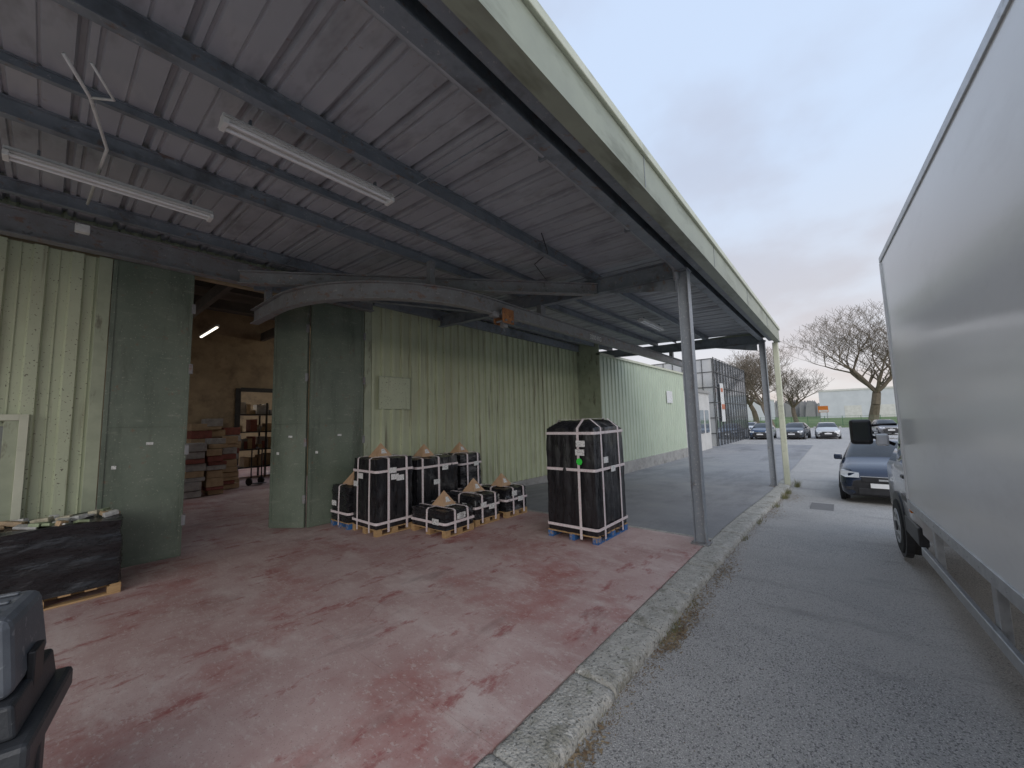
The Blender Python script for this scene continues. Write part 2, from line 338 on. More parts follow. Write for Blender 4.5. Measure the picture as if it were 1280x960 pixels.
lt=root('interior_strip_light'); box('housing',3.02,3.09,13.4,15.4,4.9,4.95,M['white'],lt); box('tube',3.03,3.08,13.5,15.3,4.87,4.898,emis('lit_tube_dim',(1,.93,.8),2),lt)
sh=root('storage_shelving')
boxes('uprights',[(x,x+.06,y,y+.06,0,3) for x in (4.9,5.9,6.9) for y in (18.2,19.0)]+[(4.9,6.96,18.2,19.06,z,z+.05) for z in (.4,1.1,1.8,2.5)],M['frame'],sh)
for nm,mm in(('stored_boxes','box2'),('stored_cartons','box3'),('stored_crates','box1')):
    bl=[]
    for z in (.45,1.15,1.85,2.55):
        xx=5.0
        while xx<6.8:
            w=random.uniform(.12,.3)
            if random.random()<.45: bl.append((xx,xx+w,18.3+random.uniform(0,.3),18.9,z,z+random.uniform(.15,.5)))
            xx+=w+.04
    boxes(nm,bl,M[mm],sh)
cs=root('crate_stack')
L3=[[],[],[]]
for (bx,by,mx) in [(2.7,14.6,1.4),(3.25,14.7,1.7),(3.0,15.5,2.0),(3.8,15.6,1.5),(3.5,16.2,2.1),(4.0,16.3,1.9)]:
    zz=.02
    while zz<mx:
        q=random.uniform(-.05,.05); h=random.uniform(.1,.28); w=random.uniform(.38,.52)
        L3[random.choice([0,1,1,2])].append((bx+q,bx+w+q,by+q,by+.6+q,zz,zz+h-.01)); zz+=h
for nm,l,mm in zip(('crates','cartons','grey_cartons'),L3,('box1','box2','box3')): boxes(nm,l,M[mm],cs,.01)
ht=root('hand_truck',(4.75,15.9,0),.4)
tube('frame',[(0,0,.15),(0,0,1.2),(.2,0,1.3),(.4,0,1.2),(.4,0,.15)],.02,M['frame'],ht)
box('toe_plate',0,.4,-.25,0,.05,.07,M['frame'],ht)
cyl('wheel_a',(-.03,.05,.13),'x',.13,.05,M['rubber'],ht); cyl('wheel_b',(.43,.05,.13),'x',.13,.05,M['rubber'],ht)

# ------------------------------------------------------------ neighbouring cladded building
NB=root('cladded_building')
NY=7.2
wallx('cladding_front',14.0,24.6,.15,4.5,NY,M['greenlight'],.33,TR,NB)
box('end_wall',13.97,13.995,NY-.03,WY+.1,-.6,5.2,M['flash'],NB)
box('plinth',14.0,24.6,NY-.08,NY+.2,-.6,.15,M['conc'],NB)
box('body',14.02,24.58,NY+.03,16,-.6,4.5,M['greenlight'],NB)
box('eaves_trim',13.97,24.65,NY-.09,NY+.1,4.5,4.6,M['fasciacap'],NB)
box('wall_sign',21.5,22.4,NY-.06,NY-.045,2.75,3.4,M['label'],NB)
AN=root('office_annex')
box('walls',25.5,31.5,7.45,14,-.4,3.6,M['offwhite'],AN)
box('roof_slab',25.4,31.6,7.35,14,3.6,3.78,M['conc'],AN)
boxes('windows',[(26.2+i*1.3,27.1+i*1.3,7.42,7.44,.8,2.4) for i in range(4)],M['curtain'],AN)
box('doorway',25.46,25.49,7.7,8.7,-.2,2.2,M['frame'],AN)
GB=root('glass_office_building')
box('core',33.6,46.5,7.5,16,-.5,6.5,M['curtain'],GB)
box('front_panel',33.5,33.58,7.5,16,-.5,6.45,M['curtainpale'],GB)
boxes('front_grid',[(33.42,33.47,7.5+i*.75,7.54+i*.75,-.5,6.5) for i in range(10)]+[(33.43,33.46,7.5,15,z,z+.05) for z in (.6,1.8,3.0,4.2,5.4,6.45)],M['frame'],GB)
lat=[(33.6+i*1.07,33.64+i*1.07,7.43,7.49,-.4,6.6) for i in range(13)]+[(33.6,46.5,7.41,7.428,z,z+.05) for z in [.6,1.8,3.0,4.2,5.4,6.5]]
boxes('lattice',lat,M['frame'],GB)
boxes('banner',[(34.9,36.0,7.35,7.38,1.5,4.6)],M['label'],GB); boxes('banner_print',[(35.0,35.9,7.31,7.34,2.5,2.9),(35.0,35.6,7.31,7.34,3.9,4.2)],M['signred'],GB)

# ------------------------------------------------------------ canopy
CN=root('loading_canopy')
def rz(y): return 4.80+(y-1.42)*(.26/6.9)
RP=[(0,0),(.018,.055),(.05,.055),(.068,0),(.11,0),(.12,.022),(.14,.022),(.15,0),(.31,0),(.318,.014),(.33,.014),(.338,0)]
corr('roof_sheets',-5,15.75,RP,.5,lambda u,d,r:(u,[1.44,4.9,8.25][r],rz([1.44,4.9,8.25][r])+d),M['roof'],CN,rows=3)
corr('roof_top',-5,15.75,[(0,0),(.05,.03),(.1,0)],.5,lambda u,d,r:(u,[1.40,8.3][r],rz([1.40,8.3][r])+d+.07),M['galv'],CN)
for i,y in enumerate((3.55,4.7,5.4,7.35)):
    big=y!=4.7
    ibeam('purlin_%d'%i,[(-5,y,rz(y)-.004),(15.6,y,rz(y)-.004)],.09 if big else .05,.17 if big else .09,M['steel'],CN,.012,.008)
for i,x in enumerate((-3.2,6.78,15.25)):
    ibeam('rafter_%d'%i,[(x,1.93,rz(1.93)-.18),(x,8.14,rz(8.14)-.18)],.15,.30,M['steel'],CN)
    V=[(x-.006,2.0,4.34),(x+.006,2.0,4.34),(x-.006,3.3,rz(3.3)-.482),(x+.006,3.3,rz(3.3)-.482),(x-.006,2.0,4.12),(x+.006,2.0,4.12)]
    mesh_obj('haunch_%d'%i,[(V[0]),(V[2]),(V[4]),(V[1]),(V[3]),(V[5])],[(0,1,2),(3,5,4),(2,1,4,5),(0,2,5,3)],M['steel'],CN)
ibeam('edge_beam',[(-5,1.86,4.70),(15.6,1.86,4.70)],.14,.26,M['steel'],CN)
box('gutter',-5,15.7,1.47,1.72,4.47,4.72,M['steel'],CN,.02)
box('fascia',-5,15.8,1.42,1.45,4.42,4.80,M['fascia'],CN,.004)
boxes('fascia_seams',[(x,x+.012,1.414,1.419,4.42,4.80) for x in (-2,1,4,7,10,13)],M['steel'],CN)
box('fascia_lip',-5,15.8,1.40,1.56,4.395,4.418,M['fascia'],CN)
box('fascia_cap',-5,15.83,1.385,1.50,4.803,4.90,M['fasciacap'],CN,.01)
box('end_trim',15.76,15.80,1.46,8.2,4.62,4.86,M['fascia'],CN)
ibeam('door_header_beam',[(-5,8.02,4.92),(4.7,8.02,4.92)],.16,.36,M['rust'],CN)
box('wall_top_channel',4.75,13.9,8.02,8.13,4.74,4.98,M['steel'],CN)
tube('rain_pipe',[(-5,2.03,4.60),(6.2,2.03,4.60),(6.55,2.0,4.58),(6.72,1.97,4.5),(6.74,1.96,4.3)],.05,M['galv'],CN,14)
for x in (1,3,5): box('pipe_clip_%d'%x,x,x+.03,1.965,2.095,4.54,4.66,M['steel'],CN)
def hpost(name,x,y,z0,z1):
    r=root(name,(x,y,0)); r.parent=CN
    boxes('flanges',[(-.08,.08,-.085,-.073,z0,z1),(-.08,.08,.073,.085,z0,z1)],M['post'],r,.002)
    box('web',-.006,.006,-.073,.073,z0,z1,M['post'],r)
    box('base_plate',-.13,.13,-.13,.13,z0-.0,z0+.02,M['rust'],r)
    box('cap_plate',-.11,.11,-.11,.11,z1,z1+.018,M['steel'],r)
    boxes('anchor_bolts',[(a,a+.02,b,b+.02,z0+.02,z0+.05) for a in(-.115,.095) for b in(-.115,.095)],M['rust'],r)
hpost('steel_post',6.78,1.86,-.0,4.42); hpost('steel_post',15.25,1.86,lotz(15.25)+.05,4.42)
dp=root('downpipe'); box('shaft',15.62,15.80,1.46,1.62,lotz(15.6)+.05,4.40,M['fasciacap'],dp,.02)
tube('conduit_b',[(4.6,3.2,4.76),(5.2,3.5,4.74),(5.5,4.0,4.78),(6.6,4.4,4.76)],.008,M['black'],CN,6)
tube('sag_rod_a',[(2.6,1.95,4.66),(2.6,7.9,4.90)],.007,M['steel'],CN,6)
tube('sag_rod_b',[(-.6,1.95,4.66),(-.6,7.9,4.90)],.007,M['steel'],CN,6)
tube('sag_rod_c',[(10.6,1.95,4.66),(10.6,7.9,4.90)],.007,M['steel'],CN,6)
tube('conduit_c',[(.2,6.8,4.75),(.25,5.2,4.70),(.1,4.4,4.66),(-.05,4.0,4.66)],.014,M['white'],CN,6)
tube('conduit_c2',[(.1,4.4,4.66),(.22,4.2,4.60),(.08,3.9,4.62)],.010,M['white'],CN,6)
box('junction_box',.12,.25,7.1,7.2,4.5,4.6,M['white'],CN,.01)
# monorail
MR=root('hoist_monorail')
zt=2.25+H
path=[(2.5,8.5,zt),(2.5,7.9,zt),(2.5,7.3,zt)]
for k in range(1,17):
    a=math.pi+ (math.pi/2)*k/16; path.append((5+2.5*math.cos(a),7.3+2.5*math.sin(a),zt))
path+= [(6,4.8,zt)]
ibeam('curved_rail',path,.14,.28,M['rust'],MR)
ibeam('straight_rail',[(6.002,4.8,zt),(16.6,4.8,zt)],.13,.26,M['rust'],MR)
ibeam('diagonal_beam',[(1.96,7.44,4.58),(6.72,3.43,4.58)],.14,.22,M['rust'],MR)
ibeam('diagonal_beam_rear',[(2.3,7.9,4.62),(6.7,5.9,4.62)],.10,.16,M['steel'],MR)
boxes('hangers',[(2.45,2.55,7.75,7.85,zt,4.6),(4.0,4.1,5.05,5.15,zt,4.7),(6.7,6.86,4.74,4.86,zt,4.46),(15.17,15.33,4.74,4.86,zt,4.46)],M['rust'],MR)
def text(s,loc,rot,size,m,parent):
    cu=bpy.data.curves.new('text','FONT'); cu.body=s; cu.size=size; cu.extrude=.001
    o=bpy.data.objects.new('capacity_marking',cu); COL.objects.link(o); o.location=loc; o.rotation_euler=rot; cu.materials.append(m); o.parent=parent; return o
text('3200 KG',(8.9,4.8-.0085,zt-.2),(math.pi/2,0,0),.17,M['white'],MR)
TL=root('hoist_trolley',(5.55,4.8,zt-.28))
boxes('side_plates',[(-.16,.16,-.12,-.10,-.14,.14),(-.16,.16,.10,.12,-.14,.14)],M['orange'],TL,.006)
for i,x in enumerate((-.09,.09)):
    cyl('wheel_%d'%i,(x,-.075,.06),'y',.055,.04,M['rust'],TL); cyl('wheel_r%d'%i,(x,.075,.06),'y',.055,.04,M['rust'],TL)
    cyl('bolt_%d'%i,(x,0,-.09),'y',.02,.30,M['steel'],TL,12)
box('hook_block',-.06,.06,-.05,.05,-.20,-.10,M['rust'],TL,.01)
tube('hook',[(0,0,-.20),(0,0,-.24),(.04,0,-.28),(.03,0,-.32),(-.03,0,-.32),(-.04,0,-.29)],.010,M['steel'],TL,8)
box('motor',-.36,-.19,-.06,.06,-.05,.06,M['rust'],TL,.02)
def striplight(x0,x1,y,z):
    r=root('fluorescent_light',(x0,y,z)); L=x1-x0
    box('housing',0,L,-.045,.045,0,.055,M['white'],r,.005)
    V=[(0,-.11,-.01),(L,-.11,-.01),(L,-.04,.03),(0,-.04,.03),(0,.04,.03),(L,.04,.03),(L,.11,-.01),(0,.11,-.01)]
    mesh_obj('reflector',V,[(0,1,2,3),(4,5,6,7)],M['white'],r)
    for i,yy in enumerate((-.045,.045)): cyl('tube_%d'%i,(L/2,yy,-.028),'x',.015,L-.08,M['tubeglass'],r,12)
    boxes('end_caps',[(0,.04,-.075,.075,-.05,-.0),(L-.04,L,-.075,.075,-.05,-.0)],M['white'],r,.004)
    boxes('brackets',[(.2,.22,-.02,.02,.055,.12),(L-.22,L-.2,-.02,.02,.055,.12)],M['steel'],r)
striplight(.83,2.47,3.83,4.60); striplight(-.38,1.2,5.75,4.60); striplight(10.2,11.8,3.95,4.62)

# ------------------------------------------------------------ pallets
def ribbon(name,pts,wd,w,off,m,parent):
    V=[];F=[]; wd=Vector(wd)
    for p in pts: V.append(Vector(p)-wd*w/2); V.append(Vector(p)+wd*w/2)
    for i in range(len(pts)-1): F.append((2*i,2*i+2,2*i+3,2*i+1))
    o=mesh_obj(name,V,F,m,parent); s=o.modifiers.new('s','SOLIDIFY'); s.thickness=.004; s.offset=0; return o
def pallet(x0,x1,y0,y1,Hh,cone=True,peak=0,m='film',blue=False,strapx=(.2,.8),strapy=(.3,),hoops=(.1,.55),labels=3,straps=True,seed=1,name='wrapped_pallet'):
    rnd=random.Random(seed)
    W=x1-x0; D=y1-y0; r=root(name,((x0+x1)/2,(y0+y1)/2,0),rnd.uniform(-.03,.03))
    wm=M['blue'] if blue else M['wood']
    a=W/2; b=D/2; L=[]
    for xx in (-a,-.06,a-.12):
        for yy in (-b,-.05,b-.1): L.append((xx,xx+.12,yy,yy+.1,.022,.10))
    for yy in (-b,-.05,b-.1): L.append((-a,a,yy,yy+.1,0,.021))
    boxes('blocks',L,wm,r,.003)
    L=[(-a+i*(W-.1)/6,-a+i*(W-.1)/6+.1,-b,b,.101,.122) for i in range(7)]
    boxes('deck',L,M['wood'],r,.002)
    bm=bmesh.new(); bmesh.ops.create_cube(bm,size=1)
    bmesh.ops.subdivide_edges(bm,edges=bm.edges[:],cuts=23,use_grid_fill=True)
    z0=.124; z1=Hh-peak
    for v in bm.verts:
        top=v.co.z>.499
        px,py,pz=v.co
        s=1-.03*max(0,pz)
        cx=abs(px)*2; cy=abs(py)*2
        k=1-.035*(max(0,min(cx,cy)-.75)/.25)
        q=Vector((px*W*s*k,py*D*s*k,z0+(pz+.5)*(z1-z0)))
        nn=noise.noise(Vector((px*4+seed*7,py*4,pz*5)))*.02+noise.noise(Vector((px*9+seed*7,py*9,pz*24)))*.006
        nn+= .006*math.sin(pz*(z1-z0)*2*math.pi/.28+seed) if m=='film' else .020*abs(math.sin((px*W+py*D)*math.pi/.19))-.010
        dirv=Vector((px if abs(px)>.499 else 0,py if abs(py)>.499 else 0,0))
        if dirv.length>0: q+=dirv.normalized()*nn
        if top:
            e=1-max(cx,cy); q.z+=peak*min(1,e*2.6)+noise.noise(Vector((px*5,py*5,seed)))*.03
        v.co=q
    me=bpy.data.meshes.new('load'); bm.to_mesh(me); bm.free(); o=bpy.data.objects.new('wrapped_load',me); COL.objects.link(o); me.materials.append(M[m]); o.parent=r
    for p in me.polygons: p.use_smooth=True
    o.modifiers.new('b','EDGE_SPLIT').split_angle=math.radians(60)
    e=.022
    if straps:
        w=.045
        for i,t in enumerate(strapx):
            X=-a+W*t
            P=[(X,-b-e,.05),(X,-b-e,z1*.5),(X*.985,-b-e+.01,z1+.0)]
            P+=[(X*.97,-b*.62,z1+peak+.03),(X*.97,b*.62,z1+peak+.03)] if peak else [(X,-b+.03,z1+.022),(X,b-.03,z1+.022)]
            P+=[(X*.985,b+e-.01,z1),(X,b+e,.05)]
            ribbon('strap_x%d'%i,P,(1,0,0),w,e,M['strap'],r)
        for i,t in enumerate(strapy):
            Y=-b+D*t
            P=[(-a-e,Y,.05),(-a-e,Y,z1*.5),(-a-e+.01,Y*.985,z1)]
            P+=[(-a*.62,Y*.97,z1+peak+.034),(a*.62,Y*.97,z1+peak+.034)] if peak else [(-a+.03,Y,z1+.026),(a-.03,Y,z1+.026)]
            P+=[(a+e-.01,Y*.985,z1),(a+e,Y,.05)]
            ribbon('strap_y%d'%i,P,(0,1,0),w,e,M['strap'],r)
        for i,t in enumerate(hoops):
            z=z0+(z1-z0)*t; f=1-.015*t*2+0.0
            A=a*f+e+.002; B=b*f+e+.002
            c=.05
            P=[(-A,-B+c,z),(-A+c*.3,-B+c*.3,z),(-A+c,-B,z),(A-c,-B,z+.01),(A-c*.3,-B+c*.3,z),(A,-B+c,z),(A,B-c,z),(A-c,B,z),(-A+c,B,z),(-A,B-c,z),(-A,-B+c,z)]
            ribbon('hoop_%d'%i,P,(0,0,1),w,e,M['strap'],r)
    L=[]
    for k in range(labels):
        lz=rnd.uniform(.62,.93)*z1; 
        if k%3==0: xx=rnd.uniform(-a*.7,a*.4); L.append((xx,xx+.16,-b-.034,-b-.030,lz-.1,lz))
        elif k%3==1: yy=rnd.uniform(-b*.7,b*.4); L.append((-a-.034,-a-.030,yy,yy+.17,lz-.1,lz))
        else: xx=rnd.uniform(-a*.6,a*.2); L.append((xx,xx+.2,-b*.5,-b*.5+.15,z1+.03+peak,z1+.034+peak))
    if labels: boxes('labels',L,M['label'],r)
    if cone:
        s=.17; cz=z1+.012; ox=rnd.uniform(-.08,.08)
        mesh_obj('pallet_cone',[(ox-s,-s,cz),(ox+s,-s,cz),(ox+s,s,cz),(ox-s,s,cz),(ox,0,cz+.27)],[(0,1,4),(1,2,4),(2,3,4),(3,0,4),(0,3,2,1)],M['conewood'],r)
        V=[(ox-.06,-s*.72-.004,cz+.07),(ox+.06,-s*.72-.004,cz+.07),(ox+.03,-s*.42-.004,cz+.155),(ox-.03,-s*.42-.004,cz+.155)]
        mesh_obj('cone_label',V,[(0,1,2,3)],M['label'],r)
    return r
pallet(3.86,4.55,7.42,8.1,.80,blue=True,seed=2,labels=3,strapx=(.5,),strapy=(.5,),hoops=(.25,))
pallet(3.92,4.70,6.50,7.36,1.36,seed=3,labels=7,m='filmv',strapx=(.3,.8),strapy=(.25,.75),hoops=(.08,.82))
pallet(4.88,5.98,6.62,7.5,1.27,seed=4,labels=4,m='filmv',strapx=(.12,.5),strapy=(.4,),hoops=(.85,))
pallet(6.3,7.0,6.9,7.7,1.24,seed=5,labels=3,strapx=(.3,.8),hoops=(.3,.8))
pallet(4.58,5.28,5.43,6.4,.44,seed=6,labels=4,strapx=(.3,.75),strapy=(.5,),hoops=(.35,))
pallet(5.42,6.10,5.52,6.42,.56,seed=7,labels=6,strapx=(.25,.8),strapy=(.5,),hoops=(.5,))
pallet(6.26,6.94,5.46,6.32,.58,seed=8,labels=4,strapx=(.3,.8),strapy=(.5,),hoops=(.5,),blue=False)
tall=pallet(5.76,6.88,3.12,4.08,1.97,cone=False,peak=.12,seed=9,labels=6,m='filmv',blue=True,strapx=(.2,.78),strapy=(.3,),hoops=(.06,.60,.95))
d=cyl('green_sticker',(-.56-.040,-.22,1.30),'x',.055,.004,M['dot'],tall,24)
lp=pallet(-.62,.74,7.08,7.95,.90,cone=False,seed=11,labels=0,straps=False,m='film')
cols=[(.42,.14,.10),(.6,.55,.4),(.25,.33,.42),(.72,.72,.68),(.65,.65,.62),(.35,.42,.25),(.5,.35,.2),(.7,.69,.66)]
pk=[mat('packet%d'%k,c,tuple(q*.6 for q in c),.4,14) for k,c in enumerate(cols)]
for i in range(34):
    xx=random.uniform(-.6,.58); yy=random.uniform(-.38,.3); s=random.uniform(.04,.10)
    o=box('packet_%d'%i,-s,s,-s*.6,s*.6,0,random.uniform(.02,.06),random.choice(pk),lp,.006); o.location=(xx,yy,.91); o.rotation_euler=(random.uniform(-.2,.2),random.uniform(-.2,.2),random.uniform(0,3))
# black plastic cart in the lower left
CT=root('plastic_tool_cart',(-.04,2.60,0),math.radians(-12))
def taper(name,x0,x1,y0,y1,z0,z1,sx,sy,m,parent,bev=.015):
    cx=(x0+x1)/2;cy=(y0+y1)/2
    f=lambda x,y:(cx+(x-cx)*sx,cy+(y-cy)*sy)
    v=[(*f(x0,y0),z0),(*f(x1,y0),z0),(*f(x1,y1),z0),(*f(x0,y1),z0),(x0,y0,z1),(x1,y0,z1),(x1,y1,z1),(x0,y1,z1)]
    o=mesh_obj(name,v,[(0,3,2,1),(4,5,6,7),(0,1,5,4),(1,2,6,5),(2,3,7,6),(3,0,4,7)],m,parent)
    b=o.modifiers.new('b','BEVEL'); b.width=bev; b.segments=3; return o
taper('tub',-.72,.08,-.22,.30,.12,.86,.86,.8,M['darkplastic'],CT)
box('rim',-.76,.13,-.27,.35,.80,.90,M['darkplastic'],CT,.02)
boxes('rim_ribs',[(x,x+.02,-.285,-.268,.70,.84) for x in (-.6,-.4,-.2,0.0)],M['darkplastic'],CT,.004)
taper('mid_tray',-.70,.07,-.20,.29,.90,1.02,1.04,1.04,M['darkplastic'],CT)
taper('lid',-.68,0.03,-.14,.26,1.02,1.31,1.08,1.15,M['greyplastic'],CT,.04)
boxes('lid_ridges',[(-.6,-.02,y,y+.03,1.311,1.323) for y in (-.06,.05,.16)],M['greyplastic'],CT,.006)
boxes('latch',[(.05,.075,.0,.12,.96,1.12),(-.3,-.18,-.22,-.19,.96,1.1)],M['black'],CT,.006)
boxes('corner_legs',[(x,x+.07,y,y+.07,0,.8) for x in (-.7,.0) for y in (-.2,.2)],M['darkplastic'],CT,.01)
box('lower_shelf',-.7,.07,-.2,.27,.25,.29,M['darkplastic'],CT,.01)

# ------------------------------------------------------------ vehicles
def wheel(parent,x,y,r,w,side):
    cyl('tyre',(x,y,r),'y',r,w,M['rubber'],parent,36,.02)
    cyl('rim',(x,y+side*(w/2+.002),r),'y',r*.64,.012,M['alu'],parent,28,.004)
    cyl('hub',(x,y+side*(w/2+.012),r),'y',r*.18,.02,M['black'],parent,16)
    boxes('spoke_gaps',[(x+math.cos(a)*r*.42-.035,x+math.cos(a)*r*.42+.035,y+side*(w/2+.006)-.004,y+side*(w/2+.006)+.004,r+math.sin(a)*r*.42-.035,r+math.sin(a)*r*.42+.035) for a in [k*math.pi/3 for k in range(6)]],M['black'],parent,.01)
def car(x,y,z,rot,pm,name='parked_car',L=4.3,W=1.8,Hc=1.5,suv=True):
    r=root(name,(x,y,z),rot)
    k=Hc/1.5; w=W/2/.90
    st=[(0.0,.30,.50,.60,.66,.60),(.05,.22,.62,.76,.78,.66),(.22,.19,.74,.86,.86,.72),(.55,.18,.86,.95,.89,.74),(1.05,.18,.94,1.03,.90,.74),
        (1.12,.18,.95,1.07,.90,.73),(1.82,.18,.98,1.44,.90,.62),(1.90,.18,.98,1.46,.90,.61),(2.55,.18,.99,1.50,.90,.61),(2.64,.18,.99,1.50,.90,.61),(3.45,.18,1.02,1.47,.90,.59),
        (3.55,.18,1.02,1.45,.90,.585),(3.98,.2,1.03,1.20,.88,.60),(4.2,.28,.98,1.06,.84,.64),(4.3,.38,.75,.82,.78,.62)]
    V=[];F=[];mi=[]
    for (sx,zb,zs,zr,ww,wr) in st:
        sx*=L/4.3; ww*=w; wr*=w; zs*=k; zr*=k
        half=[(0,zb),(ww*.85,zb),(ww*.97,zb+.10),(ww,(zb+zs)/2),(ww*.985,zs-.08),(ww*.93,zs),(wr,zr-.035),(wr*.85,zr),(0,zr+.02)]
        ring=half+[(-a,b) for a,b in half[-2:0:-1]]
        for a,b in ring: V.append((sx,a,b))
    n=16
    for i in range(len(st)-1):
        for j in range(n):
            F.append((i*n+j,i*n+(j+1)%n,(i+1)*n+(j+1)%n,(i+1)*n+j))
            g=0
            if i==5 and j in(6,7,8,9): g=1
            if i in(7,9) and j in(5,10): g=1
            if i==11 and j in(6,7,8,9): g=1
            if i in(5,) and j in(5,10): g=1
            if j in(0,15): g=2
            mi.append(g)
    F.append(tuple(range(n))[::-1]); mi.append(2); F.append(tuple(range((len(st)-1)*n,len(st)*n))); mi.append(0)
    o=mesh_obj('body',V,F,None,r,True,[pm,M['glass'],M['black']],mi)
    for s in(-1,1):
        for wx in(.85*L/4.3,3.45*L/4.3):
            cyl('arch',(wx,s*(W/2-.045),.34),'y',.385,.10,M['black'],r,32)
            wheel(r,wx,s*(W/2-.085),.325,.20,s)
        V=[(.015,s*.46,.66*k),(.06,s*.46,.77*k),(.22,s*.82,.82*k),(.20,s*.83,.69*k),(.10,s*.74,.65*k)]
        o=mesh_obj('headlight',[(a-.045,b*1.02*W/1.8,c) for a,b,c in V]+[(a+.1,b,c) for a,b,c in V],[(0,1,2,3,4),(5,9,8,7,6)]+[(q,(q+1)%5,5+(q+1)%5,5+q) for q in range(5)],M['head'],r)
        box('fog_light',-.005,.1,s*.66-.07,s*.66+.07,.36,.44,M['black'],r,.01)
        box('mirror',1.25,1.42,s*(W/2+.02)-.09,s*(W/2+.02)+.09,.98*k,1.12*k,pm,r,.03)
        box('door_line',2.22,2.228,s*(W/2-.004)-.006,s*(W/2-.004)+.006,.35,.93*k,M['black'],r)
    box('grille',-.02,.1,-.42,.42,.56*k,.68*k,M['black'],r,.012)
    boxes('grille_trim',[(-.03,-.018,-.44,.44,.683*k,.70*k),(-.03,-.018,-.1,.1,.6*k,.64*k)],M['alu'],r)
    box('lower_grille',-.012,.1,-.5,.5,.27,.42,M['black'],r,.012)
    box('number_plate',-.035,-.02,-.26,.26,.44,.55,M['plate'],r)
    return r
car(13.35,-.66,lotz(14)+.002,math.radians(-2),paint('dark_blue_car_paint',(.018,.03,.06)),Hc=1.54,W=1.76)
car(44.0,3.7,lotz(40),math.radians(-5),paint('navy_car_paint',(.025,.035,.05)),Hc=1.5)
car(45.3,1.1,lotz(40),math.radians(3),paint('silver_car_paint',(.50,.51,.52)),Hc=1.45)
car(43.5,6.1,lotz(40),0,paint('blue_car_paint',(.03,.06,.12)),Hc=1.5)
car(52,8.6,lotz(40),0,paint('white_car_paint',(.6,.6,.6)),Hc=1.5)
car(54,-3.6,lotz(40),math.radians(8),paint('grey_car_paint',(.2,.2,.21)),Hc=1.5)
TK=root('box_truck',(0,-.90,0),math.atan(.058))
bx0,bx1=.3,6.62
box('box_body',bx0,bx1,-2.3,0,.92,3.86,M['truck'],TK,.012)
boxes('top_rail',[(bx0-.01,bx1+.012,-.06,.012,3.84,3.91),(bx0-.01,bx1+.012,-2.312,-2.24,3.84,3.91),(bx1-.05,bx1+.014,-2.24,-.06,3.84,3.91)],M['alu'],TK,.004)
boxes('bottom_rail',[(bx0-.01,bx1+.012,-.05,.014,.86,.955)],M['alu'],TK,.004)
boxes('rail_rivets',[(bx0+.1+i*.24,bx0+.11+i*.24,.0145,.018,.90,.91) for i in range(26)],M['alu'],TK)
boxes('front_corner',[(bx1-.045,bx1+.016,-.04,.016,.957,3.838)],M['truck'],TK,.012)
boxes('chassis_rails',[(.2,7.6,-.85,-.75,.55,.80),(.2,7.6,-1.55,-1.45,.55,.80)],M['black'],TK)
boxes('cross_members',[(x,x+.06,-2.2,-.1,.80,.9) for x in (.8,1.8,2.8,3.8,4.8,5.8)],M['black'],TK)
boxes('side_guard_rails',[(2.6,6.35,-.06,-.02,.40,.49)],M['alu'],TK,.006)
boxes('side_guard_posts',[(x,x+.09,-.12,-.063,.40,.86) for x in (2.8,4.3,5.9)],M['alu'],TK,.004)
box('storage_bin',3.0,3.8,-.75,-.25,.42,.85,M['black'],TK,.02)
for s,y in((1,-.22),(-1,-2.08)):
    wheel(TK,1.6,y,.37,.26,s); wheel(TK,7.95,y+ (0.06 if s>0 else -.06),.37,.24,s)
boxes('mudflaps',[(2.05,2.07,-.4,-.05,.2,.75)],M['black'],TK)
st=[(6.66,.45,1.25,2.55,.98,.86),(7.2,.45,1.28,2.62,1.0,.86),(7.28,.45,1.28,2.62,1.0,.86),(7.95,.45,1.28,2.5,1.0,.82),(8.03,.45,1.27,2.45,1.0,.82),(8.75,.45,1.22,1.55,.99,.84),(8.85,.45,1.18,1.38,.98,.84),(9.35,.45,1.05,1.15,.93,.76),(9.5,.40,.85,.95,.86,.72),(9.54,.40,.62,.72,.78,.66)]
V=[];F=[];mi=[]
for (sx,zb,zs,zr,ww,wr) in st:
    half=[(0,zb),(ww*.93,zb),(ww,zb+.1),(ww,(zb+zs)/2),(ww,zs-.06),(ww*.97,zs),(wr,zr-.06),(wr*.9,zr),(0,zr+.03)]
    for a,b in half+[(-a,b) for a,b in half[-2:0:-1]]: V.append((sx,-1.13+a*1.05,b))
n=16
for i in range(len(st)-1):
    for j in range(n):
        F.append((i*n+j,i*n+(j+1)%n,(i+1)*n+(j+1)%n,(i+1)*n+j)); q=0
        if i in(2,4) and j in(5,10): q=1
        if i==4 and j in(6,7,8,9): q=1
        mi.append(q)
F.append(tuple(range(n))[::-1]); mi.append(0); F.append(tuple(range(9*n,10*n))); mi.append(2)
mesh_obj('cab',V,F,None,TK,True,[M['truckcab'],M['glass'],M['black']],mi)
box('cab_sill',6.7,7.5,-.15,-.06,.40,.62,M['black'],TK,.02)
cyl('wheel_arch',(7.95,-.10,.40),'y',.45,.08,M['black'],TK,32)
box('door_handle',7.2,7.36,-.08,-.045,1.12,1.16,M['black'],TK,.008)
boxes('side_marker',[(6.9,6.98,-.07,-.045,.75,.79)],M['signorange'],TK)
box('side_trim',6.75,7.5,-.085,-.055,.82,.90,M['black'],TK,.01)
box('mirror_head',8.10,8.24,.10,.36,1.50,1.88,M['black'],TK,.04)
box('mirror_glass',8.092,8.099,.13,.33,1.56,1.84,M['glass'],TK)
tube('mirror_arm',[(8.2,-.14,1.50),(8.18,0,1.58),(8.17,.12,1.62)],.025,M['black'],TK)
tube('mirror_arm_top',[(8.15,-.18,1.80),(8.17,0,1.80),(8.17,.12,1.78)],.02,M['black'],TK)
